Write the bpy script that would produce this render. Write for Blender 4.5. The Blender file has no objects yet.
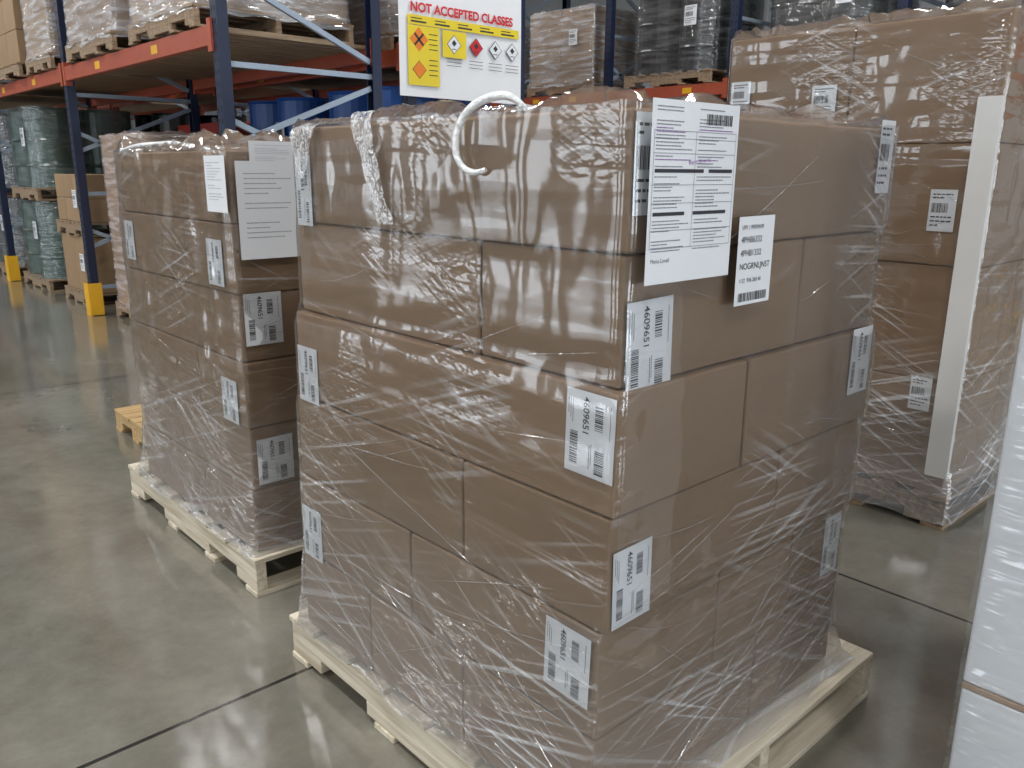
import bpy, bmesh, math, random
from mathutils import Vector, Matrix, noise
random.seed(7)
sc = bpy.context.scene
try:
    sc.view_settings.view_transform = 'Standard'
except Exception: pass
V = Vector

# ------------------------------------------------------------------ materials
MATS = {}
def nm(name):
    m = bpy.data.materials.new(name); m.use_nodes = True
    nt = m.node_tree; nt.nodes.clear()
    out = nt.nodes.new('ShaderNodeOutputMaterial')
    return m, nt, out
def N(nt, t, **kw):
    n = nt.nodes.new(t)
    for k, v in kw.items():
        if k in n.inputs: n.inputs[k].default_value = v
        else: setattr(n, k, v)
    return n
def L(nt, a, b): nt.links.new(a, b)
def simple(name, col, rough=0.6, metal=0.0, var=0.15, scale=6.0, bump=0.0, spec=0.5, coat=0.0):
    if name in MATS: return MATS[name]
    m, nt, out = nm(name)
    b = N(nt, 'ShaderNodeBsdfPrincipled'); b.inputs['Roughness'].default_value = rough
    b.inputs['Metallic'].default_value = metal
    b.inputs['Specular IOR Level'].default_value = spec
    b.inputs['Coat Weight'].default_value = coat
    tc = N(nt, 'ShaderNodeTexCoord')
    n = N(nt, 'ShaderNodeTexNoise', Scale=scale, Detail=2.0)
    L(nt, tc.outputs['Object'], n.inputs['Vector'])
    mx = N(nt, 'ShaderNodeMix', data_type='RGBA')
    d = tuple(c*(1-var) for c in col); e = tuple(min(1, c*(1+var)) for c in col)
    mx.inputs[6].default_value = (*d, 1); mx.inputs[7].default_value = (*e, 1)
    L(nt, n.outputs['Fac'], mx.inputs[0]); L(nt, mx.outputs[2], b.inputs['Base Color'])
    if bump > 0:
        bp = N(nt, 'ShaderNodeBump', Strength=bump, Distance=0.01)
        L(nt, n.outputs['Fac'], bp.inputs['Height']); L(nt, bp.outputs['Normal'], b.inputs['Normal'])
    L(nt, b.outputs[0], out.inputs[0])
    MATS[name] = m
    return m
def cardboard(name, col):
    if name in MATS: return MATS[name]
    m, nt, out = nm(name)
    b = N(nt, 'ShaderNodeBsdfPrincipled', Roughness=0.6)
    b.inputs['Specular IOR Level'].default_value = 0.25
    tc = N(nt, 'ShaderNodeTexCoord'); oi = N(nt, 'ShaderNodeObjectInfo')
    mp = N(nt, 'ShaderNodeMapping'); mp.inputs['Scale'].default_value = (40, 40, 260)
    n1 = N(nt, 'ShaderNodeTexNoise', Scale=1.0, Detail=1.0)
    L(nt, tc.outputs['Object'], mp.inputs[0]); L(nt, mp.outputs[0], n1.inputs['Vector'])
    n2 = N(nt, 'ShaderNodeTexNoise', Scale=3.0, Detail=2.0)
    L(nt, tc.outputs['Object'], n2.inputs['Vector'])
    a = N(nt, 'ShaderNodeMath', operation='MULTIPLY_ADD'); a.inputs[1].default_value = 0.10; a.inputs[2].default_value = 0.84
    L(nt, oi.outputs['Random'], a.inputs[0])
    a2 = N(nt, 'ShaderNodeMath', operation='MULTIPLY_ADD'); a2.inputs[1].default_value = 0.16
    L(nt, n2.outputs['Fac'], a2.inputs[0]); L(nt, a.outputs[0], a2.inputs[2])
    a3 = N(nt, 'ShaderNodeMath', operation='MULTIPLY_ADD'); a3.inputs[1].default_value = 0.06
    L(nt, n1.outputs['Fac'], a3.inputs[0]); L(nt, a2.outputs[0], a3.inputs[2])
    mx = N(nt, 'ShaderNodeVectorMath', operation='SCALE'); mx.inputs[0].default_value = col
    L(nt, a3.outputs[0], mx.inputs['Scale']); L(nt, mx.outputs[0], b.inputs['Base Color'])
    bp = N(nt, 'ShaderNodeBump', Strength=0.25, Distance=0.004)
    L(nt, n2.outputs['Fac'], bp.inputs['Height']); L(nt, bp.outputs['Normal'], b.inputs['Normal'])
    L(nt, b.outputs[0], out.inputs[0]); MATS[name] = m
    return m
def wood(name, c1, c2, ax=0):
    if name in MATS: return MATS[name]
    m, nt, out = nm(name)
    b = N(nt, 'ShaderNodeBsdfPrincipled', Roughness=0.7)
    tc = N(nt, 'ShaderNodeTexCoord'); mp = N(nt, 'ShaderNodeMapping')
    s = [45, 45, 45]; s[ax] = 3; mp.inputs['Scale'].default_value = s
    n = N(nt, 'ShaderNodeTexNoise', Scale=1.0, Detail=4.0, Distortion=0.6)
    L(nt, tc.outputs['Object'], mp.inputs[0]); L(nt, mp.outputs[0], n.inputs['Vector'])
    cr = N(nt, 'ShaderNodeValToRGB')
    cr.color_ramp.elements[0].position = 0.3; cr.color_ramp.elements[0].color = (*c1, 1)
    cr.color_ramp.elements[1].position = 0.65; cr.color_ramp.elements[1].color = (*c2, 1)
    L(nt, n.outputs['Fac'], cr.inputs[0]); L(nt, cr.outputs[0], b.inputs['Base Color'])
    bp = N(nt, 'ShaderNodeBump', Strength=0.3, Distance=0.003)
    L(nt, n.outputs['Fac'], bp.inputs['Height']); L(nt, bp.outputs['Normal'], b.inputs['Normal'])
    L(nt, b.outputs[0], out.inputs[0]); MATS[name] = m
    return m
def film_mat(name, milk=0.35, base=0.05, tint=(0.85, 0.87, 0.9), lowz=0.55, bump=0.5, low=0.10, rough=.09, fine=.35):
    """clear stretch wrap: transparent + gloss + milky streaks, driven by perimeter/height UVs"""
    if name in MATS: return MATS[name]
    m, nt, out = nm(name)
    uv = N(nt, 'ShaderNodeUVMap'); uv.uv_map = 'UVMap'
    outs = []
    for i, (rot, sx, sy, lo, hi) in enumerate([(0.06, .9, 75, .60, .74), (-0.32, 1.1, 55, .61, .74), (0.50, 1.3, 60, .62, .75)]):
        mr = N(nt, 'ShaderNodeMapping'); mr.inputs['Rotation'].default_value = (0, 0, rot)
        ms = N(nt, 'ShaderNodeMapping'); ms.inputs['Scale'].default_value = (sx, sy, 1); ms.inputs['Location'].default_value = (i*7.3, i*3.1, 0)
        n = N(nt, 'ShaderNodeTexNoise', noise_dimensions='2D', Scale=1.0, Detail=1.0, Roughness=0.5)
        L(nt, uv.outputs[0], mr.inputs[0]); L(nt, mr.outputs[0], ms.inputs[0]); L(nt, ms.outputs[0], n.inputs['Vector'])
        r = N(nt, 'ShaderNodeMapRange'); r.inputs[1].default_value = lo; r.inputs[2].default_value = hi
        L(nt, n.outputs['Fac'], r.inputs[0]); outs.append((n.outputs['Fac'], r.outputs[0]))
    def add(a, b, op='ADD'):
        x = N(nt, 'ShaderNodeMath', operation=op); L(nt, a, x.inputs[0])
        if isinstance(b, (int, float)): x.inputs[1].default_value = b
        else: L(nt, b, x.inputs[1])
        return x.outputs[0]
    st = outs[0][1]; hh = outs[0][0]
    for f, r in outs[1:]:
        st = add(st, r); hh = add(hh, f)
    pm = N(nt, 'ShaderNodeTexNoise', noise_dimensions='2D', Scale=2.6, Detail=1.5)
    L(nt, uv.outputs[0], pm.inputs['Vector'])
    pr = N(nt, 'ShaderNodeMapRange'); pr.inputs[1].default_value = .47; pr.inputs[2].default_value = .72
    pr.inputs[3].default_value = 0.04
    L(nt, pm.outputs['Fac'], pr.inputs[0])
    sp = N(nt, 'ShaderNodeSeparateXYZ'); L(nt, uv.outputs[0], sp.inputs[0])
    lz = N(nt, 'ShaderNodeMapRange'); lz.inputs[1].default_value = 0.1; lz.inputs[2].default_value = lowz + .2
    lz.inputs[3].default_value = 1.0; lz.inputs[4].default_value = 0.0
    L(nt, sp.outputs[1], lz.inputs[0])
    dens = add(pr.outputs[0], add(lz.outputs[0], .75, 'MULTIPLY'))
    hh = add(add(hh, dens, 'MULTIPLY'), fine, 'MULTIPLY')
    for sc_, rt, wt in (((1.3, 7, 1), -.25, 2.0), ((.8, 17, 1), .15, .6)):
        mb_ = N(nt, 'ShaderNodeMapping'); mb_.inputs['Scale'].default_value = sc_; mb_.inputs['Rotation'].default_value = (0, 0, rt)
        nb = N(nt, 'ShaderNodeTexNoise', noise_dimensions='2D', Scale=1.0, Detail=1.0)
        L(nt, uv.outputs[0], mb_.inputs[0]); L(nt, mb_.outputs[0], nb.inputs['Vector'])
        hh = add(hh, add(nb.outputs['Fac'], wt, 'MULTIPLY'))
    st = add(st, dens, 'MULTIPLY')
    mf = add(add(st, milk, 'MULTIPLY'), add(add(lz.outputs[0], low, 'MULTIPLY'), base*0.10), 'ADD')
    mf = add(mf, 0.8, 'MINIMUM')
    bp = N(nt, 'ShaderNodeBump', Strength=bump, Distance=0.02)
    L(nt, hh, bp.inputs['Height'])
    tr = N(nt, 'ShaderNodeBsdfTransparent'); tr.inputs[0].default_value = (0.97, 0.97, 0.97, 1)
    gl = N(nt, 'ShaderNodeBsdfGlossy'); gl.inputs['Roughness'].default_value = rough; gl.inputs[0].default_value = (1, 1, 1, 1)
    L(nt, bp.outputs[0], gl.inputs['Normal'])
    df = N(nt, 'ShaderNodeBsdfDiffuse'); df.inputs[0].default_value = (*tint, 1)
    L(nt, bp.outputs[0], df.inputs['Normal'])
    fr = N(nt, 'ShaderNodeFresnel', IOR=1.45); L(nt, bp.outputs[0], fr.inputs['Normal'])
    ff = add(add(fr.outputs[0], 1.0, 'MULTIPLY'), base, 'ADD'); ff = add(ff, 0.6, 'MINIMUM')
    m1 = N(nt, 'ShaderNodeMixShader'); L(nt, mf, m1.inputs[0]); L(nt, tr.outputs[0], m1.inputs[1]); L(nt, df.outputs[0], m1.inputs[2])
    m2 = N(nt, 'ShaderNodeMixShader'); L(nt, ff, m2.inputs[0]); L(nt, m1.outputs[0], m2.inputs[1]); L(nt, gl.outputs[0], m2.inputs[2])
    L(nt, m2.outputs[0], out.inputs[0]); MATS[name] = m
    return m
def film_far(name, milk, gloss, tint, bump=.6):
    """cheap single-noise wrap for the racked loads"""
    m, nt, out = nm(name)
    uv = N(nt, 'ShaderNodeUVMap'); uv.uv_map = 'UVMap'
    mp = N(nt, 'ShaderNodeMapping'); mp.inputs['Scale'].default_value = (2.6, 22, 1); mp.inputs['Rotation'].default_value = (0, 0, -.5)
    n = N(nt, 'ShaderNodeTexNoise', noise_dimensions='2D', Scale=1.0, Detail=2.0)
    L(nt, uv.outputs[0], mp.inputs[0]); L(nt, mp.outputs[0], n.inputs['Vector'])
    r = N(nt, 'ShaderNodeMapRange'); r.inputs[1].default_value = .4; r.inputs[2].default_value = .7; r.inputs[3].default_value = milk*.25; r.inputs[4].default_value = milk
    L(nt, n.outputs['Fac'], r.inputs[0])
    bp = N(nt, 'ShaderNodeBump', Strength=bump, Distance=.03); L(nt, n.outputs['Fac'], bp.inputs['Height'])
    tr = N(nt, 'ShaderNodeBsdfTransparent'); gl = N(nt, 'ShaderNodeBsdfGlossy'); gl.inputs['Roughness'].default_value = .12; L(nt, bp.outputs[0], gl.inputs['Normal'])
    df = N(nt, 'ShaderNodeBsdfDiffuse'); df.inputs[0].default_value = (*tint, 1)
    m1 = N(nt, 'ShaderNodeMixShader'); L(nt, r.outputs[0], m1.inputs[0]); L(nt, tr.outputs[0], m1.inputs[1]); L(nt, df.outputs[0], m1.inputs[2])
    m2 = N(nt, 'ShaderNodeMixShader'); m2.inputs[0].default_value = gloss; L(nt, m1.outputs[0], m2.inputs[1]); L(nt, gl.outputs[0], m2.inputs[2])
    L(nt, m2.outputs[0], out.inputs[0]); return m

CARD = cardboard('cardboard_brown', (0.292, 0.196, 0.123))
CARDL = cardboard('cardboard_light', (0.35, 0.235, 0.135))
WOODX = wood('pallet_wood_x', (0.46, 0.38, 0.27), (0.72, 0.65, 0.52), 0)
WOODY = wood('pallet_wood_y', (0.46, 0.38, 0.27), (0.72, 0.65, 0.52), 1)
WOODO = wood('old_pallet_wood', (0.18, 0.12, 0.075), (0.38, 0.27, 0.17), 0)
WOODT = wood('tan_pallet_wood', (0.38, 0.24, 0.10), (0.58, 0.40, 0.19), 0)
FILM = film_mat('stretch_film', 0.24, 0.045, bump=.36, low=.13, fine=.30)
FILMC = film_far('stretch_film_light', .12, .10, (.8, .83, .85))
FILMH = film_far('stretch_film_heavy', .50, .12, (.82, .84, .88))
FILMB = film_far('stretch_film_pink', .62, .12, (.74, .64, .62))
PAPER = simple('label_paper', (0.78, 0.80, 0.83), 0.5, var=0.03)
INK = simple('label_ink', (0.03, 0.03, 0.035), 0.6, var=0.05)
INKP = simple('purple_ink', (0.25, 0.10, 0.35), 0.6, var=0.05)
NAVY = simple('rack_navy_steel', (0.010, 0.018, 0.050), 0.4, 0.0)
ORANGE = simple('rack_orange_steel', (0.38, 0.075, 0.035), 0.45, 0.0)
GALV = simple('galvanised_brace', (0.33, 0.40, 0.49), 0.4, 0.2)
YEL = simple('yellow_guard', (0.80, 0.43, 0.02), 0.45)
PLAST = simple('white_plastic', (0.84, 0.85, 0.86), 0.25, var=0.04, spec=0.7, bump=0.9, scale=70)
DARK = simple('dark_void', (0.01, 0.01, 0.012), 0.8)

# ------------------------------------------------------------------ mesh helpers
def link(o, parent=None):
    sc.collection.objects.link(o)
    if parent is not None: o.parent = parent
    return o
def empty(name, loc=(0, 0, 0)):
    e = bpy.data.objects.new(name, None); e.location = loc; e.empty_display_size = 0.2
    sc.collection.objects.link(e); return e
class MB:
    def __init__(s): s.v = []; s.f = []; s.m = []; s.mats = []
    def mi(s, mat):
        if mat not in s.mats: s.mats.append(mat)
        return s.mats.index(mat)
    def box(s, x0, x1, y0, y1, z0, z1, mat):
        b = len(s.v); i = s.mi(mat)
        s.v += [(x0, y0, z0), (x1, y0, z0), (x1, y1, z0), (x0, y1, z0), (x0, y0, z1), (x1, y0, z1), (x1, y1, z1), (x0, y1, z1)]
        for f in [(0, 3, 2, 1), (4, 5, 6, 7), (0, 1, 5, 4), (1, 2, 6, 5), (2, 3, 7, 6), (3, 0, 4, 7)]:
            s.f.append(tuple(b+k for k in f)); s.m.append(i)
    def poly(s, pts, mat):
        b = len(s.v); s.v += [tuple(p) for p in pts]; s.f.append(tuple(range(b, b+len(pts)))); s.m.append(s.mi(mat))
    def strut(s, p, q, w, t, mat, side=(0, 1, 0)):
        p, q = V(p), V(q); d = (q-p).normalized(); sd = V(side); sd = (sd - d*sd.dot(d)).normalized(); u = d.cross(sd)
        b = len(s.v); i = s.mi(mat)
        for e in (p, q):
            for a, c in ((-1, -1), (1, -1), (1, 1), (-1, 1)): s.v.append(tuple(e + sd*a*t/2 + u*c*w/2))
        for f in [(0, 3, 2, 1), (4, 5, 6, 7), (0, 1, 5, 4), (1, 2, 6, 5), (2, 3, 7, 6), (3, 0, 4, 7)]:
            s.f.append(tuple(b+k for k in f)); s.m.append(i)
    def lathe(s, c, prof, mat, n=28):
        b = len(s.v); i = s.mi(mat)
        for r, z in prof:
            for k in range(n):
                a = 2*math.pi*k/n; s.v.append((c[0]+r*math.cos(a), c[1]+r*math.sin(a), c[2]+z))
        for j in range(len(prof)-1):
            for k in range(n):
                k2 = (k+1) % n
                s.f.append((b+j*n+k, b+j*n+k2, b+(j+1)*n+k2, b+(j+1)*n+k)); s.m.append(i)
    def make(s, name, parent=None, bevel=0.0, smooth=False, loc=None):
        me = bpy.data.meshes.new(name); me.from_pydata(s.v, [], s.f)
        for m in s.mats: me.materials.append(m)
        for p, i in zip(me.polygons, s.m): p.material_index = i; p.use_smooth = smooth
        me.update(); o = bpy.data.objects.new(name, me); link(o, parent)
        if loc: o.location = loc
        if bevel > 0:
            md = o.modifiers.new('bevel', 'BEVEL'); md.width = bevel; md.segments = 2; md.limit_method = 'ANGLE'
        return o

def carton(name, parent, x0, x1, y0, y1, z0, z1, mat, bulge=0.003, seed=0):
    bm = bmesh.new(); bmesh.ops.create_cube(bm, size=1.0)
    bmesh.ops.subdivide_edges(bm, edges=bm.edges[:], cuts=7, use_grid_fill=True)
    sx, sy, sz = x1-x0, y1-y0, z1-z0
    for v in bm.verts:
        c = v.co
        n = V((0, 0, 0))
        ex, ey, ez = [1-abs(2*k)**2 for k in c]
        if abs(abs(c.x)-.5) < 1e-4: n.x = math.copysign(bulge*(ey*ez), c.x)
        if abs(abs(c.y)-.5) < 1e-4: n.y = math.copysign(bulge*(ex*ez), c.y)
        if abs(abs(c.z)-.5) < 1e-4: n.z = math.copysign(bulge*0.2*(ex*ey), c.z)
        p = V((c.x*sx, c.y*sy, c.z*sz))
        w = noise.noise_vector(p*3.0 + V((seed*3.7, seed, 0)))*0.0025
        v.co = p + n + V((w.x, w.y, w.z*0.35))
    me = bpy.data.meshes.new(name); bm.to_mesh(me); bm.free(); me.materials.append(mat)
    for p in me.polygons: p.use_smooth = True
    o = bpy.data.objects.new(name, me); link(o, parent); o.location = ((x0+x1)/2, (y0+y1)/2, (z0+z1)/2)
    md = o.modifiers.new('bevel', 'BEVEL'); md.width = 0.006; md.segments = 3; md.limit_method = 'ANGLE'; md.angle_limit = math.radians(50)
    md.harden_normals = True
    return o

def pallet(parent, x0, x1, y0, y1, name='pallet', wx=WOODX, wy=WOODY, h=0.14, z=0.0, notch=True):
    """stringer pallet: stringers along Y, deck boards along X"""
    mb = MB(); t = 0.018; sw = 0.038
    rr = random.Random(int(x0*100+y0*77))
    zs0, zs1 = z+t, z+h-t
    for xc in (x0+sw/2+.004, (x0+x1)/2, x1-sw/2-.004):
        Ls = y1-y0
        segs = [(0, .13), (.32, .68), (.87, 1)] if notch else [(0, 1)]
        mb.box(xc-sw/2, xc+sw/2, y0+.002, y1-.002, zs0+0.042, zs1, wy)
        for a, b in segs: mb.box(xc-sw/2, xc+sw/2, y0+.002+a*(Ls-.004), y0+.002+b*(Ls-.004), zs0, zs0+0.0419, wy)
    n = 7; L0 = y1-y0
    ws = [0.14] + [0.09]*(n-2) + [0.14]; gap = (L0-sum(ws))/(n-1); yy = y0
    for i, w in enumerate(ws):
        e = rr.uniform(-.004, .006)
        mb.box(x0-e, x1+rr.uniform(-.004, .006), yy, yy+w, zs1+.0002, z+h, wx); yy += w+gap
    for a in (0, .3, .62, 1):
        w = 0.09; c = y0 + w/2 + a*(L0-w)
        mb.box(x0, x1, c-w/2, c+w/2, z, zs0-.0002, wx)
    return mb.make(name, parent, bevel=0.0025)

def film(name, parent, prof, mat, top=None, res=0.02, seed=0.0, amp=0.006, cap=True, capz=0.012, r=0.02, ruffle=0.0):
    """prof: list of (z, x0,x1,y0,y1) bottom to top. rounded-rect sleeve + optional cap."""
    z0, z1 = prof[0][0], prof[-1][0]
    nz = max(6, int((z1-z0)/res))
    def at(z):
        for a, b in zip(prof[:-1], prof[1:]):
            if z <= b[0]+1e-9:
                t = (z-a[0])/max(1e-6, b[0]-a[0]); return [a[i]+(b[i]-a[i])*t for i in range(1, 5)]
        return list(prof[-1][1:])
    X0, X1, Y0, Y1 = at((z0+z1)/2)
    per = []
    def edge(ax, a, b, fixed, nrm):
        n = max(4, int(abs(b-a)/res))
        for k in range(n): per.append((ax, k/n, nrm))
    edge('x', X0, X1, 0, (0, -1)); e1 = len(per)
    edge('y', Y0, Y1, 0, (1, 0)); e2 = len(per)
    edge('x', X1, X0, 1, (0, 1)); e3 = len(per)
    edge('y', Y1, Y0, 1, (-1, 0)); n = len(per)
    verts = []; uvs = []
    W, D = X1-X0, Y1-Y0; s_of = []
    for i, (ax, t, nr) in enumerate(per):
        side = 0 if i < e1 else 1 if i < e2 else 2 if i < e3 else 3
        s_of.append([t*W, W+t*D, W+D+t*W, 2*W+D+t*D][side])
    for j in range(nz+1):
        z = z0+(z1-z0)*j/nz; x0, x1, y0, y1 = at(z)
        for i, (ax, t, nr) in enumerate(per):
            side = 0 if i < e1 else 1 if i < e2 else 2 if i < e3 else 3
            p = [V((x0+(x1-x0)*t, y0)), V((x1, y0+(y1-y0)*t)), V((x1-(x1-x0)*t, y1)), V((x0, y1-(y1-y0)*t))][side]
            cx = min(max(p.x, x0+r), x1-r); cy = min(max(p.y, y0+r), y1-r)
            dv = V((p.x-cx, p.y-cy))
            if abs(dv.x) > 1e-5 and abs(dv.y) > 1e-5: dv = dv.normalized()*r; p = V((cx, cy))+dv
            s = s_of[i]; nn = V(nr)
            a = 0.5+0.5*noise.noise(V((s*3+z*5+seed, z*14-s*4, seed)))
            b = noise.noise(V((s*14+seed, z*3, 5+seed)))
            ex = min(t, 1-t)*4
            off = amp*(a*0.9+max(0, b)*0.8)*min(1, .35+ex)
            zz = z
            if j == 0: zz += 0.025*noise.noise(V((s*6, seed, 1)))
            if j == nz: zz += 0.010*noise.noise(V((s*14, seed, 2)))+.002
            verts.append((p.x+nn.x*off, p.y+nn.y*off, zz)); uvs.append((s+seed, z))
    faces = []; fuv = []
    tot = 2*(W+D)
    for j in range(nz):
        for i in range(n):
            i2 = (i+1) % n
            faces.append((j*n+i, j*n+i2, (j+1)*n+i2, (j+1)*n+i))
            u2 = (tot+seed, ) if i2 == 0 else (uvs[j*n+i2][0],)
            za, zb = uvs[j*n+i][1], uvs[(j+1)*n+i][1]; ua = uvs[j*n+i][0]
            fuv += [(ua, za), (u2[0], za), (u2[0], zb), (ua, zb)]
    if cap:
        x0, x1, y0, y1 = at(z1); g = 60 if ruffle else 24; b = len(verts)
        for j in range(g+1):
            for i in range(g+1):
                x = x0+(x1-x0)*i/g; y = y0+(y1-y0)*j/g
                e = min(i, g-i, j, g-j)
                hz = capz*(0.35+abs(noise.noise(V((x*9+seed, y*9, seed))))*1.6+max(0, noise.noise(V((x*25, y*25, seed)))))
                if ruffle:
                    ee = e*(x1-x0)/g
                    corner = max(0, 1-(min(abs(x-x0), abs(x-x1))+min(abs(y-y0), abs(y-y1)))/.22)
                    hz += ruffle*max(0, noise.noise(V((x*7+seed, y*7, 4+seed)))+.15)*2*max(0, 1-abs(ee-.05)/.08)
                    hz += ruffle*(.6+.9*corner)*abs(noise.noise(V((x*34, y*34, seed))))*max(0, 1-ee/.14)
                if e == 0: hz = -0.003
                verts.append((x, y, z1+hz))
        for j in range(g):
            for i in range(g):
                q = (b+j*(g+1)+i, b+j*(g+1)+i+1, b+(j+1)*(g+1)+i+1, b+(j+1)*(g+1)+i)
                faces.append(q)
                fuv += [(verts[k][0]*1.3, verts[k][1]*1.3+1.2) for k in q]
    me = bpy.data.meshes.new(name); me.from_pydata(verts, [], faces)
    ul = me.uv_layers.new(name='UVMap')
    ul.data.foreach_set('uv', [c for p in fuv for c in p])
    for p in me.polygons: p.use_smooth = True
    me.materials.append(mat); me.update()
    o = bpy.data.objects.new(name, me); link(o, parent); return o

def rope(name, parent, pts, rad, mat, flat=None):
    cu = bpy.data.curves.new(name, 'CURVE'); cu.dimensions = '3D'; cu.bevel_depth = rad; cu.bevel_resolution = 2; cu.resolution_u = 8
    sp = cu.splines.new('NURBS'); sp.points.add(len(pts)-1); sp.order_u = 4; sp.use_endpoint_u = True
    for i, p in enumerate(pts):
        sp.points[i].co = (*p[:3], 1); sp.points[i].radius = p[3] if len(p) > 3 else 1
    cu.materials.append(mat)
    o = bpy.data.objects.new(name, cu); link(o, parent); return o

FACES = {'L': (V((0, -1, 0)), V((-1, 0, 0))), 'R': (V((1, 0, 0)), V((0, -1, 0)))}
def text(name, parent, body, o, u, v, n, size, mat, align='LEFT', bold=0.0):
    cu = bpy.data.curves.new(name, 'FONT'); cu.body = body; cu.size = size; cu.align_x = align; cu.offset = bold
    cu.materials.append(mat)
    ob = bpy.data.objects.new(name, cu); link(ob, parent)
    m = Matrix((u, v, n)).transposed().to_4x4(); m.translation = o; ob.matrix_local = m
    return ob
cnt = [0]
def label(parent, face, pos, w, h, kind='ship', tilt=0.0, seed=0, txt=None, num='4609651'):
    """pos = top-left corner as seen by a viewer, in parent space"""
    cnt[0] += 1; rr = random.Random(seed*13+5)
    u, n = FACES[face]; v = V((0, 0, 1))
    ct, s_ = math.cos(tilt), math.sin(tilt)
    u2 = u*ct+v*s_; v2 = v*ct-u*s_
    o = V(pos)
    mb = MB()
    def P(a, b, e): return o + u2*a - v2*b + n*e
    def rect(a, b, c, d, mat, e=0.0006): mb.poly([P(a, d, e), P(c, d, e), P(c, b, e), P(a, b, e)], mat)
    g = 6
    for i in range(g):
        for j in range(g):
            q = []
            for (ii, jj) in ((i, j+1), (i+1, j+1), (i+1, j), (i, j)):
                q.append(P(w*ii/g, h*jj/g, 0))
            mb.poly(q, PAPER)
    def words(a, b, c, th, mat=INK, vert=False):
        x = a
        while x < c:
            l = rr.uniform(.3, 1.1)*th*4
            if x+l > c: break
            rect(x, b, x+l, b+th, mat); x += l+th*.7
    def bars(a, b, c, d, horiz=False):
        x = a if not horiz else b; lim = c if not horiz else d
        while x < lim:
            l = rr.choice([.0012, .002, .003, .0012])
            if not horiz: rect(x, b, min(x+l, lim), d, INK)
            else: rect(a, x, c, min(x+l, lim), INK)
            x += l+rr.choice([.0012, .0016, .0025])
    if kind == 'ship':
        bars(w*.10, h*.50, w*.26, h*.90, True); bars(w*.62, h*.66, w*.80, h*.95, True); bars(w*.60, h*.14, w*.76, h*.42, True)
        for k in range(3): rect(w*(.05+.045*k), h*(.08+.02*k), w*(.058+.045*k), h*(.3+.05*k), INK)
        rect(w*.90, h*.1, w*.908, h*.5, INK); rect(w*.50, h*.62, w*.51, h*.9, INK); rect(w*.54, h*.60, w*.548, h*.85, INK)
        text('number', parent, num, P(w*.36, h*.06, .0007), -v2, u2, n, h*.13, INK, bold=.0006*h)
    elif kind == 'doc':
        GR = simple('print_grey', (.20, .20, .24), .6)
        rows = [.035+.0185*k for k in range(50)]
        for k, b in enumerate(rows):
            b *= h
            if any(abs(b/h-q) < .022 for q in (.375, .61)): continue
            if k > 42: continue
            for (c0, c1) in ((.05, .46), (.52, .95)):
                if rr.random() < .78: words(w*c0, b, w*(c0+(c1-c0)*rr.uniform(.45, 1)), h*.0058, INKP if k in (6, 7, 15) else GR)
        for k in (.16, .20, .28, .45, .55, .70, .80): rect(w*.03, h*k, w*.97, h*k+.0008, GR)
        for k in (.03, .49, .97): rect(w*k, h*.16, w*k+.0008, h*.80, GR)
        rect(w*.05, h*.365, w*.60, h*.385, INK); rect(w*.66, h*.365, w*.95, h*.385, INK)
        rect(w*.05, h*.60, w*.40, h*.62, INK); rect(w*.50, h*.60, w*.9, h*.62, INK)
        bars(w*.60, h*.06, w*.92, h*.12)
        text('signature', parent, 'Rene Alvarez', P(w*.42, h*.34, .0008), u2*.97+v2*.2, v2, n, h*.035, INKP)
        text('signature', parent, 'Maria Lovell', P(w*.05, h*.88, .0008), u2, v2, n, h*.035, GR)
    elif kind == 'sheet':
        for k in range(14):
            if rr.random() < .8: words(w*.12, h*(.12+.05*k), w*rr.uniform(.4, .9), h*.010, simple('grey_ink', (.35, .35, .4), .6))
    elif kind == 'tag':
        lines = txt or ['UPS 1 PREMIUM', '4PHB6332', '4PHB1332', 'NOGRNLJNST', '1122  936 260 40']
        for k, t in enumerate(lines):
            text('line', parent, t, P(w*.08, h*(.14+.15*k), .0007), u2, v2, n, h*(.10 if k in (1, 2, 3) else .065), INK)
        bars(w*.1, h*.86, w*.9, h*.96)
    elif kind == 'small':
        words(w*.1, h*.10, w*.9, h*.03); words(w*.1, h*.18, w*.7, h*.03); bars(w*.1, h*.32, w*.7, h*.55)
        words(w*.1, h*.64, w*.9, h*.03); words(w*.1, h*.74, w*.9, h*.03); words(w*.1, h*.84, w*.6, h*.03)
    return mb.make('label_%d' % cnt[0], parent)

def drum(mb, c, mat, r=0.29, h=0.88, lid=None):
    pr = [(0, .02), (r-.02, .02), (r-.006, 0), (r, .006), (r-.004, .02)]
    for z in (.28, .6):
        pr += [(r-.006, z*h-.02+.0), (r+.006, z*h), (r-.006, z*h+.02)]
    pr += [(r-.006, h-.03), (r+.006, h-.012), (r+.004, h), (r-.012, h), (r-.016, h-.014), (0, h-.014)]
    mb.lathe(c, pr, mat)
    mb.lathe((c[0]+r*.6, c[1], c[2]+h-.014), [(.035, 0), (.035, .014), (0, .014)], mat, 10)

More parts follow.
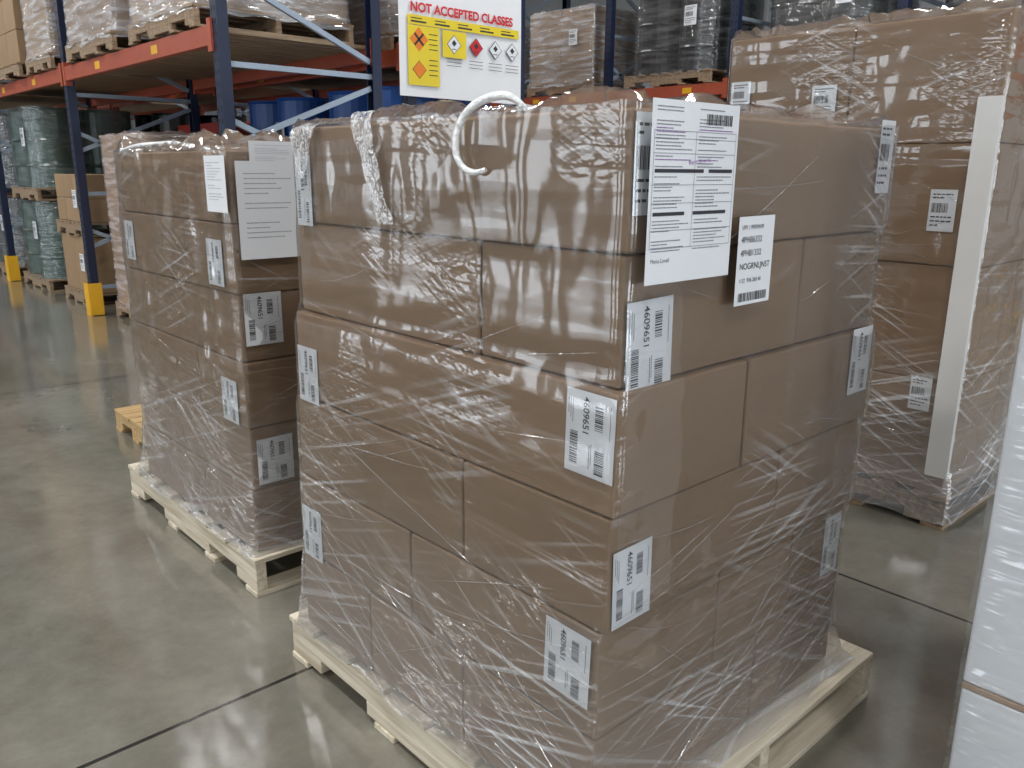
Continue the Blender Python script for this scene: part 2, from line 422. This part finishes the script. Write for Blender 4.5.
# ------------------------------------------------------------------ room
def floor_mat():
    m, nt, out = nm('polished_concrete')
    b = N(nt, 'ShaderNodeBsdfPrincipled')
    tc = N(nt, 'ShaderNodeTexCoord')
    n1 = N(nt, 'ShaderNodeTexNoise', Scale=1.0, Detail=9.0, Roughness=0.68, Distortion=.4); n2 = N(nt, 'ShaderNodeTexNoise', Scale=9.0, Detail=7.0, Roughness=.8)
    for n in (n1, n2): L(nt, tc.outputs['Object'], n.inputs['Vector'])
    cr = N(nt, 'ShaderNodeValToRGB'); e = cr.color_ramp.elements
    e[0].position = .28; e[0].color = (0.118, 0.110, 0.086, 1); e[1].position = .74; e[1].color = (0.250, 0.238, 0.198, 1)
    ad = N(nt, 'ShaderNodeMath', operation='MULTIPLY_ADD'); ad.inputs[1].default_value = .45
    L(nt, n2.outputs['Fac'], ad.inputs[0])
    sb = N(nt, 'ShaderNodeMath', operation='SUBTRACT'); L(nt, n1.outputs['Fac'], sb.inputs[0]); sb.inputs[1].default_value = .225
    L(nt, sb.outputs[0], ad.inputs[2]); L(nt, ad.outputs[0], cr.inputs[0])
    sp = N(nt, 'ShaderNodeSeparateXYZ'); L(nt, tc.outputs['Object'], sp.inputs[0])
    masks = []
    for ax, c, per in ((1, 1.10, 4.0), (0, -2.3, 4.0)):
        a = N(nt, 'ShaderNodeMath', operation='SUBTRACT'); L(nt, sp.outputs[ax], a.inputs[0]); a.inputs[1].default_value = c-per/2
        w = N(nt, 'ShaderNodeMath', operation='FLOORED_MODULO'); L(nt, a.outputs[0], w.inputs[0]); w.inputs[1].default_value = per
        s = N(nt, 'ShaderNodeMath', operation='SUBTRACT'); L(nt, w.outputs[0], s.inputs[0]); s.inputs[1].default_value = per/2
        ab = N(nt, 'ShaderNodeMath', operation='ABSOLUTE'); L(nt, s.outputs[0], ab.inputs[0])
        lt = N(nt, 'ShaderNodeMath', operation='LESS_THAN'); L(nt, ab.outputs[0], lt.inputs[0]); lt.inputs[1].default_value = .007
        masks.append(lt.outputs[0])
    mm = N(nt, 'ShaderNodeMath', operation='MAXIMUM'); L(nt, masks[0], mm.inputs[0]); L(nt, masks[1], mm.inputs[1])
    mx = N(nt, 'ShaderNodeMix', data_type='RGBA'); mx.inputs[7].default_value = (.020, .019, .017, 1)
    L(nt, mm.outputs[0], mx.inputs[0]); L(nt, cr.outputs[0], mx.inputs[6]); L(nt, mx.outputs[2], b.inputs['Base Color'])
    rr = N(nt, 'ShaderNodeMapRange'); rr.inputs[1].default_value = .35; rr.inputs[2].default_value = .65; rr.inputs[3].default_value = .07; rr.inputs[4].default_value = .17
    L(nt, n1.outputs['Fac'], rr.inputs[0]); L(nt, rr.outputs[0], b.inputs['Roughness'])
    bp = N(nt, 'ShaderNodeBump', Strength=.04, Distance=.01); L(nt, n1.outputs['Fac'], bp.inputs['Height']); L(nt, bp.outputs[0], b.inputs['Normal'])
    b.inputs['Specular IOR Level'].default_value = 1.0; b.inputs['IOR'].default_value = 1.6
    L(nt, b.outputs[0], out.inputs[0]); return m
mb = MB(); mb.box(-14, 18, -10, 42, -.1, 0, floor_mat()); mb.make('floor')
WALLM = simple('painted_wall', (0.58, 0.60, 0.62), .7, var=.05)
CEILM = simple('metal_deck_ceiling', (0.58, 0.60, 0.62), .6, var=.05)
mb = MB(); mb.box(-14, 18, -10, 42, 8, 8.1, CEILM)
for y in range(-8, 42, 4): mb.box(-14, 18, y-.08, y+.08, 7.6, 7.999, CEILM)
mb.make('ceiling')
mb = MB(); mb.box(18, 18.2, -10, 42, 0, 8, WALLM); mb.make('wall_right')
mb = MB(); mb.box(-14, 18, 42, 42.2, 0, 8, WALLM); mb.make('wall_far')
def doorwall(name, ax, pos, a0, a1, doors, t=.2, dw=2.6, dh=3.0, sgn=-1):
    mb = MB()
    def bx(u0, u1, z0, z1):
        lo, hi = (pos-t, pos) if sgn < 0 else (pos, pos+t)
        if ax == 'x': mb.box(lo, hi, u0, u1, z0, z1, WALLM)
        else: mb.box(u0, u1, lo, hi, z0, z1, WALLM)
    c = a0
    for d in doors:
        bx(c, d-dw/2, 0, 8); bx(d-dw/2, d+dw/2, dh, 8); c = d+dw/2
    bx(c, a1, 0, 8); mb.make(name)
DL = [0, 5, 10, 15, 20, 25, 30]; DN = [-10, -5, 0, 4.5, 9, 13.5]
doorwall('wall_left', 'x', -14, -10, 42, DL)
doorwall('wall_near', 'y', -10, -14, 18, DN)
def area(name, loc, rot, sx, sy, e, col, parent=None):
    ld = bpy.data.lights.new(name, 'AREA'); ld.shape = 'RECTANGLE'; ld.size = sx; ld.size_y = sy; ld.energy = e; ld.color = col
    lo = bpy.data.objects.new(name, ld); link(lo, parent); lo.location = loc; lo.rotation_euler = rot; return lo
for i, d in enumerate(DL[:5]): area('door_daylight_%d' % i, (-13.9, d, 1.5), (0, -math.pi/2, 0), 3.0, 2.6, 100, (.84, .92, 1))  # added light panels in unseen doors, giving the wrap bright things to reflect
for i, d in enumerate(DN[2:]): area('door_daylight_n%d' % i, (d, -9.9, 1.5), (math.pi/2, 0, 0), 2.6, 3.0, 155, (.84, .92, 1))  # more added panels behind the camera, for highlights on the right-hand wrap faces

# ------------------------------------------------------------------ racks
def rack(name, xf, xr, ys, levels, ztop=5.2, brz=0.0, front_guard=True, deck=True):
    p = empty(name, (xf, ys[0], 0))
    mb = MB(); W = .09; Dp = .075
    for y in ys:
        y -= ys[0]
        for x in (0, xr-xf-Dp):
            mb.box(x, x+Dp, y-W/2, y-W/2+.012, 0.008, ztop, NAVY); mb.box(x, x+Dp, y+W/2-.012, y+W/2, 0.008, ztop, NAVY)
            fx = x if x == 0 else x+Dp-.012
            mb.box(fx, fx+.012, y-W/2+.012, y+W/2-.012, 0.008, ztop, NAVY)
            mb.box(x-.02, x+Dp+.02, y-W/2-.03, y+W/2+.03, 0, .008, NAVY)
            z = .2
            while z < min(ztop, 3.6) and x == 0:
                for s in (-.022, .022): mb.poly([(fx-.0008, y+s+.006, z), (fx-.0008, y+s-.006, z), (fx-.0008, y+s-.006, z+.03), (fx-.0008, y+s+.006, z+.03)], DARK)
                z += .075
        a, b = Dp, xr-xf-Dp; z = .27
        while z < ztop-.6:
            mb.strut((a-.02, y, z), (b+.02, y, z), .036, .03, GALV)
            mb.strut((b, y, z+.1), (a, y, z+.55), .036, .03, GALV); mb.strut((b, y, z-.08), (a, y, z-.5), .036, .03, GALV) if z > .6 else None
            z += .9
        if front_guard:
            mb.box(-.035, -.03+.0, y-.07, y+.07, 0.0, .32, YEL); mb.box(-.03, .09, y-.075, y-.07, 0.0, .32, YEL); mb.box(-.03, .09, y+.07, y+.075, 0.0, .32, YEL)
    for y0, y1 in zip(ys[:-1], ys[1:]):
        y0 -= ys[0]-W/2; y1 -= ys[0]+W/2
        for z in levels:
            for x in (-.012, xr-xf-.04):
                mb.box(x, x+.052, y0, y1, z-.06, z+.06, ORANGE)
                mb.box(x-.004, x+.056, y0-.02, y0+.035, z-.10, z+.10, ORANGE); mb.box(x-.004, x+.056, y1-.035, y1+.02, z-.10, z+.10, ORANGE)
            for q in (.3, .7):
                yc = y0+(y1-y0)*q; mb.box(-.0135, -.012, yc-.06, yc+.06, z-.03, z+.03, YEL)
            if deck:
                k = y0+.05
                while k < y1-.12:
                    mb.box(.041, xr-xf-.041, k, k+.10, z+.03, z+.055, WOODO); k += .12
    mb.make('frames_and_beams', p, bevel=.002)
    return p
Y1s = [4.52, 7.85, 11.18, 14.51, 17.84, 21.17]
r1 = rack('pallet_rack', 1.33, 2.55, Y1s, [2.24, 4.1])
r2 = rack('pallet_rack', 2.78, 3.98, Y1s, [2.24, 4.1])
ys3 = [4.33+1.72*k for k in range(-4, 9)]
r3 = rack('pallet_rack', 6.8, 7.9, ys3, [2.28, 4.0])

def load(name, x0, x1, y0, y1, z, hgt, nx, ny, nz, card=CARDL, filmm=None, pw=WOODO, seed=0, lab=True):
    p = empty(name, (x0, y0, z)); w, d = x1-x0, y1-y0
    pallet(p, 0, w, 0, d, wx=pw, wy=pw)
    hh = (hgt-.142)/nz
    k = 0
    for c in range(nz):
        for a in range(nx):
            for b in range(ny):
                carton('carton_%d' % k, p, .03+a*(w-.06)/nx+.002, .03+(a+1)*(w-.06)/nx-.002, .03+b*(d-.06)/ny+.002, .03+(b+1)*(d-.06)/ny-.002, .142+c*hh, .142+(c+1)*hh-.002, card, seed=seed+k); k += 1
    if filmm:
        film('stretch_wrap', p, [(.10, .0, w, .0, d), (.2, .02, w-.02, .02, d-.02), (hgt, .02, w-.02, .02, d-.02)], filmm, res=.05, seed=seed*1.7, amp=.015, capz=.02)
    if lab: label(p, 'L', (-.002 if filmm else .022, d*.35, hgt*.75), .14, .18, 'small', seed=seed)
    return p
load('wrapped_carton_load', 1.50, 2.50, 6.55, 7.70, 0, 1.70, 1, 2, 4, CARDL, FILMB, seed=1)
load('wrapped_carton_load', 1.50, 2.50, 5.1, 6.3, 0, 1.5, 1, 2, 4, CARDL, FILMH, seed=2)
load('carton_pallet', 1.45, 2.45, 8.25, 9.25, 0, .72, 1, 2, 1, CARDL, None, seed=3)
load('carton_pallet', 1.45, 2.45, 8.25, 9.25, .725, .62, 1, 3, 2, CARDL, None, seed=4)
BLK = simple('black_drum_paint', (.012, .014, .014), .3); GRN = simple('green_drum_paint', (.008, .050, .032), .3); BLU = simple('blue_drum_plastic', (.015, .09, .36), .35)
def drum_load(name, x0, y0, z, mat, tiers=1, wrap=True, seed=0):
    p = empty(name, (x0, y0, z)); w = d = 1.2; zz = 0
    for t in range(tiers):
        pallet(p, 0, w, 0, d, name='pallet_tier_%d' % t, wx=WOODO, wy=WOODO, z=zz)
        mb = MB()
        for a in (.3, .9):
            for b in (.3, .9): drum(mb, (a, b, zz+.141), mat)
        mb.make('drums_tier_%d' % t, p, smooth=False)
        label(p, 'L', (-.004, .38, zz+.8), .16, .2, 'small', seed=seed)
        if wrap: film('stretch_wrap_%d' % t, p, [(zz+.12, 0, w, 0, d), (zz+1.03, .0, w, .0, d)], FILMC, res=.05, seed=seed+t, amp=.01, capz=.01, r=.29)
        zz += 1.04
    return p
drum_load('wrapped_drum_pallet', 1.42, 9.75, 0, GRN, 2, seed=3)
drum_load('wrapped_drum_pallet', 1.42, 11.4, 0, BLK, 2, seed=5)
z1 = 2.31
load('wrapped_carton_load', 1.30, 2.50, 4.75, 6.0, z1, 1.2, 1, 2, 3, CARDL, FILMH, seed=11)
load('wrapped_carton_load', 1.28, 2.50, 6.3, 7.55, z1, 1.3, 1, 2, 3, CARD, FILMH, seed=12)
load('wrapped_carton_load', 1.28, 2.48, 8.05, 8.95, z1, 1.3, 1, 2, 3, CARDL, FILMH, seed=13)
load('carton_pallet', 1.25, 2.45, 9.10, 10.95, z1, 1.4, 1, 4, 4, CARDL, None, seed=14)
drum_load('blue_drum_pallet', 2.82, 4.75, 0, BLU, 2, wrap=False)
drum_load('blue_drum_pallet', 2.82, 6.3, 0, BLU, 2, wrap=False)
load('wrapped_carton_load', 2.85, 3.95, 8.1, 9.3, 0, 1.9, 1, 2, 4, simple('red_carton', (.4, .04, .03), .5), None, seed=21)
drum_load('wrapped_drum_pallet', 2.82, 9.6, 0, BLK, 2, wrap=False)
for i, y in enumerate((4.8, 6.3)):
    load('wrapped_carton_load', 2.85, 3.95, y, y+1.2, z1, 1.2, 1, 2, 3, CARD, FILMH, seed=30+i)
z3 = 2.35
for i, k in enumerate(range(1, 7)):
    y = ys3[k]+.25
    if k in (2, 3, 4): drum_load('wrapped_drum_pallet', 6.8, y, z3, BLK, 1, seed=i)
    else: load('wrapped_carton_load', 6.82, 7.85, y, y+1.15, z3, 1.0, 2, 2, 2, CARDL, FILMH, seed=40+i)
for i, k in enumerate(range(2, 7)):
    y = ys3[k]+.25
    load('carton_pallet', 6.85, 7.85, y, y+1.15, 0, 1.5, 1, 2, 3, CARDL, None, seed=50+i)

# ------------------------------------------------------------------ hazard sign
sg = empty('hazard_class_sign', (2.66, 4.40, 1.95))
mb = MB(); SW, SH = 1.21, .84; gx = 24; BAN = simple('banner_vinyl', (.82, .83, .85), .35, var=.02)
def wv(a, b): return -.012*math.sin(a*6+b*3) - .006*math.sin(a*17)
for i in range(gx):
    for j in range(10):
        q = []
        for ii, jj in ((i, j), (i+1, j), (i+1, j+1), (i, j+1)):
            a, b = SW*ii/gx, SH*jj/10; q.append((a, .01+wv(a, b)*.3, b))
        mb.poly(q, BAN)
mb.make('banner', sg)
YP = simple('sign_yellow', (.80, .62, .03), .4, var=.02); RD = simple('sign_red', (.60, .02, .03), .4, var=.02); OG = simple('sign_orange', (.80, .22, .02), .4, var=.02)
SU, SN, SV = V((1, 0, 0)), V((0, -1, 0)), V((0, 0, 1))
text('headline', sg, 'NOT ACCEPTED CLASSES', V((.60, -.008, .590)), SU, SV, SN, .088, RD, 'CENTER', .003)
mb = MB()
def sr(a, b, c, d, m, e): mb.poly([(a, e, b), (c, e, b), (c, e, d), (a, e, d)], m)
def dia(a, b, r, m, e): mb.poly([(a, e, b-r), (a+r, e, b), (a, e, b+r), (a-r, e, b)], m)
E = -.006
sr(.07, .50, 1.17, .565, YP, E); sr(.07, .08, .36, .495, YP, E); sr(.39, .30, .62, .49, YP, E)
for k in range(5): sr(.10+.22*k, .515, .24+.22*k, .527, INK, E-.001); sr(.10+.22*k, .54, .20+.22*k, .547, INK, E-.001)
dia(.17, .40, .085, OG, E-.001); mb.strut((.13, E-.002, .36), (.21, E-.002, .44), .016, .001, INK); mb.strut((.13, E-.002, .44), (.21, E-.002, .36), .016, .001, INK)
for a, m in ((.50, PAPER), (.72, RD), (.92, PAPER), (1.10, PAPER)):
    dia(a, .395, .07, INK, E-.001); dia(a, .395, .064, m, E-.002); dia(a, .405, .024, INK, E-.003); sr(a-.022, .36, a+.022, .365, INK, E-.003)
dia(.17, .19, .065, INK, E-.001); dia(.17, .19, .060, OG, E-.002)
for k in range(4): sr(.26, .26-.035*k, .34, .266-.035*k, INK, E-.001); sr(.26, .44-.035*k, .34, .446-.035*k, INK, E-.001)
for a in (.5, .72, .92, 1.10):
    for k in range(3): sr(a-.07, .29-.025*k, a+.07, .294-.025*k, INK, E-.001)
mb.make('pictograms', sg)

# ------------------------------------------------------------------ main stack
def stack(name, base, layers, pal, hl, z0=.142, zb=None, seed=0, card=CARD, pw=None):
    p = empty(name, base)
    if pw: pallet(p, *pal, wx=pw, wy=pw)
    else: pallet(p, *pal)
    z = z0; k = 0; prof = []
    for (x0, x1, y0, y1, sx, sy) in layers:
        xs = [x0]+sx+[x1]; ys = [y0]+sy+[y1]
        for i in range(len(xs)-1):
            for j in range(len(ys)-1):
                g = .0024
                carton('carton_%d' % k, p, xs[i]+(g if i else 0), xs[i+1]-(g if i < len(xs)-2 else 0), ys[j]+(g if j else 0), ys[j+1]-(g if j < len(ys)-2 else 0), z+.001, z+hl-.0016, card, seed=seed+k)
                k += 1
        e = .0095
        prof += [(z+.03, x0-e, x1+e, y0-e, y1+e), (z+hl-.03, x0-e, x1+e, y0-e, y1+e)]
        z += hl
    px0, px1, py0, py1 = pal
    b = layers[0]
    mid = lambda a, c: a+(c-a)*.55
    prof = [(.135, mid(b[0], px0)-.014, mid(b[1], px1), mid(b[2], py0)-.012, mid(b[3], py1)), (.155, b[0]-.022, mid(b[1], px1)-.01, b[2]-.024, mid(b[3], py1)-.01), (.24, b[0]-.013, b[1]+.02, b[2]-.014, b[3]+.02)]+prof[1:]
    lz, *q = prof[-1]; prof[-1] = (z+.006, *q)
    return p, prof, z
HL = .23
layers = [  # bottom -> top : x0,x1,y0,y1, splits X, splits Y
    (-.024, .935, .010, 1.12, [.55], [.40, .78]),
    (-.018, .935, .010, 1.115, [.37, .68], [.60]),
    (-.016, .935, -.002, 1.115, [.555], [.405]),
    (-.014, .945, -.008, 1.10, [.39], []),
    (.004, .930, .006, 1.095, [.59], [.37]),
    (.000, .945, .000, 1.08, [], []),
]
main, prof, zt = stack('stretch_wrapped_carton_pallet', (0, 0, 0), layers, (-.045, 1.06, -.065, 1.19), HL, seed=0)
film('stretch_wrap', main, prof, FILM, res=.014, seed=0.0, amp=.007, capz=.008, ruffle=.018)
e = .0065
label(main, 'L', (-e, 1.075, 1.455), .075, .17, 'ship', seed=1)
label(main, 'L', (-e-.012, 1.095, .972), .10, .15, 'ship', seed=2)
label(main, 'L', (-e-.018, 1.11, .515), .10, .15, 'ship', seed=3)
label(main, 'L', (-e-.012, .105, 1.055), .115, .155, 'ship', seed=4, tilt=-.02)
label(main, 'L', (-e-.018, .140, .590), .118, .150, 'ship', seed=5, tilt=-.03)
label(main, 'R', (.008, 0-e+.005, 1.212), .125, .165, 'ship', seed=6, tilt=.03)
label(main, 'R', (-.006, .000-e, .765), .110, .155, 'ship', seed=7, tilt=.02)
label(main, 'R', (.004, -e, 1.515), .062, .16, 'small', seed=8)
label(main, 'R', (.862, -e, 1.54), .07, .16, 'small', seed=9)
label(main, 'R', (.82, -.009-e, 1.070), .10, .16, 'ship', seed=10)
label(main, 'R', (.825, -e+.009, .585), .085, .16, 'ship', seed=11)
label(main, 'R', (.018, -.026, 1.535), .242, .292, 'doc', seed=12, tilt=0.0)
label(main, 'R', (.290, -.023, 1.345), .122, .165, 'tag', seed=13, tilt=.01)
rope('film_loop', main, [(-.02, .325, 1.425, .7), (-.028, .345, 1.415), (-.034, .38, 1.425, .8), (-.036, .40, 1.46, 1.1), (-.03, .395, 1.505, .9), (-.02, .37, 1.54, 1.15), (0, .32, 1.558, 1.3), (.01, .285, 1.556, 1.1), (.02, .26, 1.53, .6)], .0068, PLAST)
def ribbon(name, parent, cen, wid, mat, seed=0):
    mbb = MB(); n = len(cen); g = 8; pts = []
    for k, (x, y, z, w) in enumerate(cen):
        for i in range(g+1):
            t = i/g-.5
            nn = noise.noise(V((i*.9, k*.8, seed)))
            pts.append((x-.004-abs(nn)*.018, y-t*w, z+nn*.006))
    for k in range(n-1):
        for i in range(g):
            a = k*(g+1)+i; mbb.poly([pts[a], pts[a+1], pts[a+g+2], pts[a+g+1]], mat)
    o = mbb.make(name, parent, smooth=True)
    bm = bmesh.new(); bm.from_mesh(o.data); bmesh.ops.remove_doubles(bm, verts=bm.verts, dist=1e-5); bm.to_mesh(o.data); bm.free()
    sd = o.modifiers.new('s', 'SUBSURF'); sd.levels = 1; sd.render_levels = 2
    return o
def loosefilm():
    m, nt, out = nm('loose_film'); tc = N(nt, 'ShaderNodeTexCoord')
    n = N(nt, 'ShaderNodeTexNoise', Scale=70.0, Detail=2.0, Distortion=1.5); L(nt, tc.outputs['Object'], n.inputs['Vector'])
    bp = N(nt, 'ShaderNodeBump', Strength=.9, Distance=.01); L(nt, n.outputs['Fac'], bp.inputs['Height'])
    b = N(nt, 'ShaderNodeBsdfPrincipled', Roughness=.15); b.inputs['Base Color'].default_value = (.9, .91, .93, 1)
    mr = N(nt, 'ShaderNodeMapRange'); mr.inputs[1].default_value = .35; mr.inputs[2].default_value = .65; mr.inputs[3].default_value = .12; mr.inputs[4].default_value = .85
    L(nt, n.outputs['Fac'], mr.inputs[0]); L(nt, mr.outputs[0], b.inputs['Alpha'])
    L(nt, bp.outputs[0], b.inputs['Normal']); L(nt, b.outputs[0], out.inputs[0]); return m
LOOSE = loosefilm()
cen = [(.03, .74, 1.545, .07), (-.005, .745, 1.55, .09)]+[(-.018, .745-.010*k, 1.525-.024*k, .075-.002*k+.014*math.sin(k*1.7)) for k in range(10)]
ribbon('film_tail', main, cen, .06, LOOSE, 3)
cen = [(.02, 1.0, 1.53, .10)]+[(-.016, 1.0+.004*k, 1.52-.02*k, .12-.012*k) for k in range(7)]
ribbon('film_fold', main, cen, .06, LOOSE, 9)
def crease_mat():
    m, nt, out = nm('film_crease')
    tr = N(nt, 'ShaderNodeBsdfTransparent'); gl = N(nt, 'ShaderNodeBsdfGlossy'); gl.inputs['Roughness'].default_value = .12
    df = N(nt, 'ShaderNodeBsdfDiffuse'); df.inputs[0].default_value = (.85, .87, .9, 1)
    tc = N(nt, 'ShaderNodeTexCoord'); n = N(nt, 'ShaderNodeTexNoise', Scale=14.0, Detail=0.0); L(nt, tc.outputs['Object'], n.inputs['Vector'])
    mr = N(nt, 'ShaderNodeMapRange'); mr.inputs[1].default_value = .4; mr.inputs[2].default_value = .6; mr.inputs[3].default_value = .03; mr.inputs[4].default_value = .32
    L(nt, n.outputs['Fac'], mr.inputs[0])
    m1 = N(nt, 'ShaderNodeMixShader'); m1.inputs[0].default_value = .07; L(nt, tr.outputs[0], m1.inputs[1]); L(nt, df.outputs[0], m1.inputs[2])
    m2 = N(nt, 'ShaderNodeMixShader'); L(nt, mr.outputs[0], m2.inputs[0]); L(nt, m1.outputs[0], m2.inputs[1]); L(nt, gl.outputs[0], m2.inputs[2])
    L(nt, m2.outputs[0], out.inputs[0]); return m
CREASE = crease_mat()
def creases(parent, prof, n, rng, name='film_creases', zlo=.15, zhi=1.5, faces='LR', rmax=.0012, bias=1.0):
    cu = bpy.data.curves.new(name, 'CURVE'); cu.dimensions = '3D'; cu.bevel_depth = rmax; cu.bevel_resolution = 1; cu.resolution_u = 4
    cu.materials.append(CREASE)
    def at(z):
        z = max(z, prof[0][0])
        for a, b in zip(prof[:-1], prof[1:]):
            if z <= b[0]:
                t = (z-a[0])/max(1e-6, b[0]-a[0]); return [a[i]+(b[i]-a[i])*t for i in range(1, 5)]
        return list(prof[-1][1:])
    for k in range(n):
        f = rng.choice(faces)
        z = zlo+(zhi-zlo)*(rng.random()**bias); t = rng.random(); ln = rng.uniform(.15, .7); sl = rng.choice([rng.uniform(-.15, .15), rng.uniform(-.45, -.15), rng.uniform(.1, .5)])
        if z < .5: sl *= 1.8
        pts = []
        for i in range(7):
            a = t+(i/6-.5)*ln; zz = z+(i/6-.5)*ln*sl+.01*noise.noise(V((i*.6, k, 0)))+.03*((i/6-.5)**2)
            if not (0.01 < a < .99) or not (zlo < zz < zhi+.01): continue
            x0, x1, y0, y1 = at(zz)
            pts.append((x0-.004, y0+(y1-y0)*a, zz) if f == 'L' else (x0+(x1-x0)*a, y0-.004, zz))
        if len(pts) < 4: continue
        sp = cu.splines.new('NURBS'); sp.points.add(len(pts)-1); sp.order_u = 3; sp.use_endpoint_u = True
        for i, q in enumerate(pts): sp.points[i].co = (*q, 1); sp.points[i].radius = .25+.75*math.sin(math.pi*i/(len(pts)-1))
    o = bpy.data.objects.new(name, cu); link(o, parent); return o
creases(main, prof, 85, random.Random(3), bias=2.4, faces='LRR')
# ------------------------------------------------------------------ left stack
layersL = [
    (.0, .95, 0, 1.04, [.5], [.4, .75]), (.006, .95, .004, 1.035, [.36], [.6]), (.0, .95, -.004, 1.04, [.55], [.38]),
    (.004, .95, .006, 1.03, [.4], []), (.0, .95, .0, 1.03, [.6], [.4]), (.0, .95, .002, 1.01, [.5], []),
]
ls, profl, _ = stack('stretch_wrapped_carton_pallet', (.065, 1.63, 0), layersL, (-.035, 1.04, -.05, 1.20), .2225, seed=50)
film('stretch_wrap', ls, profl, FILM, res=.018, seed=4.3, amp=.012, capz=.015, ruffle=.028)
creases(ls, profl, 95, random.Random(8), bias=1.4)
label(ls, 'L', (-e, .20, 1.20), .12, .15, 'ship', seed=21)
label(ls, 'L', (-e, .17, .74), .12, .15, 'ship', seed=22)
label(ls, 'L', (-e, .99, 1.22), .10, .15, 'ship', seed=23)
label(ls, 'R', (.014, -e, 1.035), .13, .17, 'ship', seed=24)
label(ls, 'R', (.022, -e-.002, .545), .13, .16, 'ship', seed=25)
label(ls, 'L', (-.024, .12, 1.46), .15, .17, 'sheet', seed=26)
label(ls, 'R', (.01, -.026, 1.445), .21, .30, 'sheet', seed=27)
label(ls, 'R', (.06, -.023, 1.505), .16, .10, 'sheet', seed=28)
rope('film_rope', ls, [(.0, .95, 1.48), (.0, .8, 1.505), (.02, .6, 1.50), (.02, .45, 1.51), (.05, .4, 1.49)], .008, PLAST)

tp = empty('wooden_pallet', (.29, 3.06, 0)); pallet(tp, 0, 1.0, 0, .80, wx=WOODT, wy=WOODT, h=.12)

# ------------------------------------------------------------------ right rear tall stack
layersR = [
    (.0, 1.05, 0, 1.16, [.5], []), (.006, 1.05, .0, 1.16, [.5], [.58]), (.0, 1.05, -.004, 1.16, [.55], []), (.004, 1.05, .0, 1.16, [.4], [.58]),
]
rs, profr, zr = stack('stretch_wrapped_carton_pallet', (2.40, .26, 0), layersR, (-.03, 1.08, -.03, 1.20), .465, seed=90, pw=WOODO)
profr = [(.03, -.036, 1.086, -.036, 1.206), (.15, -.034, 1.084, -.034, 1.204)]+profr[2:]
film('stretch_wrap', rs, profr, FILM, res=.022, seed=9.1, amp=.012, capz=.02, ruffle=.02)
creases(rs, profr, 80, random.Random(12), bias=1.0, zhi=1.97)
mb = MB(); EB = simple('edge_board_paper', (.60, .59, .57), .5, var=.04)
mb.box(-.022, -.018, .002, .072, .22, 1.70, EB); mb.box(-.018, .004, -.0135, -.0105, .22, 1.70, EB); mb.box(-.022, -.018, -.0135, .002, .22, 1.70, EB)
mb.make('corner_edge_board', rs)
label(rs, 'L', (-e, .74, 1.78), .11, .13, 'small', seed=31); label(rs, 'L', (-e, 1.14, 1.82), .10, .13, 'small', seed=32)
label(rs, 'L', (-e, .20, 1.365), .10, .16, 'small', seed=33); label(rs, 'L', (-e, .18, .62), .085, .14, 'small', seed=34)

# ------------------------------------------------------------------ near right white stack
WB = simple('white_carton', (.64, .67, .71), .45, var=.05, scale=3)
ws = empty('white_carton_pallet', (.66, -1.50, 0)); pallet(ws, 0, 1.2, 0, 1.1, h=.12)
z = .122; k = 0
for hgt in (.27, .014, 1.26):
    thin = hgt < .05
    for j in range(2 if not thin else 1):
        n = 2 if not thin else 1
        carton('carton_%d' % k, ws, 0.0, 1.19, j*1.1/n+(.001 if j else 0), (j+1)*1.1/n-.001, z, z+hgt-.001, CARD if thin else WB, bulge=.002 if not thin else 0, seed=70+k); k += 1
    z += hgt
film('stretch_wrap', ws, [(.10, -.012, 1.2, -.012, 1.112), (z+.01, -.012, 1.2, -.012, 1.112)], FILMC, res=.03, seed=2.2, amp=.006)

# ------------------------------------------------------------------ lights
LM = simple('lamp_housing', (.5, .5, .5), .4)
def emis(name, col, s):
    m, nt, out = nm(name); e_ = N(nt, 'ShaderNodeEmission'); e_.inputs[0].default_value = (*col, 1); e_.inputs[1].default_value = s
    L(nt, e_.outputs[0], out.inputs[0]); return m
LE = emis('lamp_tube', (.97, .98, 1), 9)
for x in (-6.5, -1.6, 5.4):
    for y in (-4, 2, 9, 18, 28):
        mb = MB(); mb.box(-.35, .35, -.75, .75, .02, .12, LM); mb.box(-.32, .32, -.72, .72, 0, .02, LE)
        o = mb.make('ceiling_light', None, loc=(x, y, 6.9))
        mb2 = MB(); mb2.box(-.01, .01, -.6, -.58, .12, .70, LM); mb2.box(-.01, .01, .58, .6, .12, .70, LM); mb2.make('hangers', o)
        area('high_bay_lamp', (0, 0, -.02), (0, 0, 0), .6, 1.4, 172, (.99, .985, .975), o)
w = bpy.data.worlds.new('World'); sc.world = w; w.use_nodes = True
bg = w.node_tree.nodes['Background']; bg.inputs[0].default_value = (.80, .90, 1, 1); bg.inputs[1].default_value = .7

# ------------------------------------------------------------------ camera
pitch, roll, f = 2.55283e-01, 8.40471e-03, 820.702
def ww(v): return V((v[0]*.73616889+v[1]*.67679787, -v[0]*.67679787+v[1]*.73616889, v[2]))
F = V((0, math.cos(pitch), -math.sin(pitch))); U = V((0, math.sin(pitch), math.cos(pitch))); R = V((1, 0, 0))
c, s = math.cos(roll), math.sin(roll); R, U = R*c+U*s, -R*s+U*c
F, U, R = ww(F), ww(U), ww(R)
M = Matrix((R, U, -F)).transposed().to_4x4(); M.translation = V((-1.044, -.865, 1.425))
cd = bpy.data.cameras.new('camera'); cd.sensor_width = 36; cd.lens = f/1024*36
co = bpy.data.objects.new('camera', cd); link(co); co.matrix_world = M; sc.camera = co
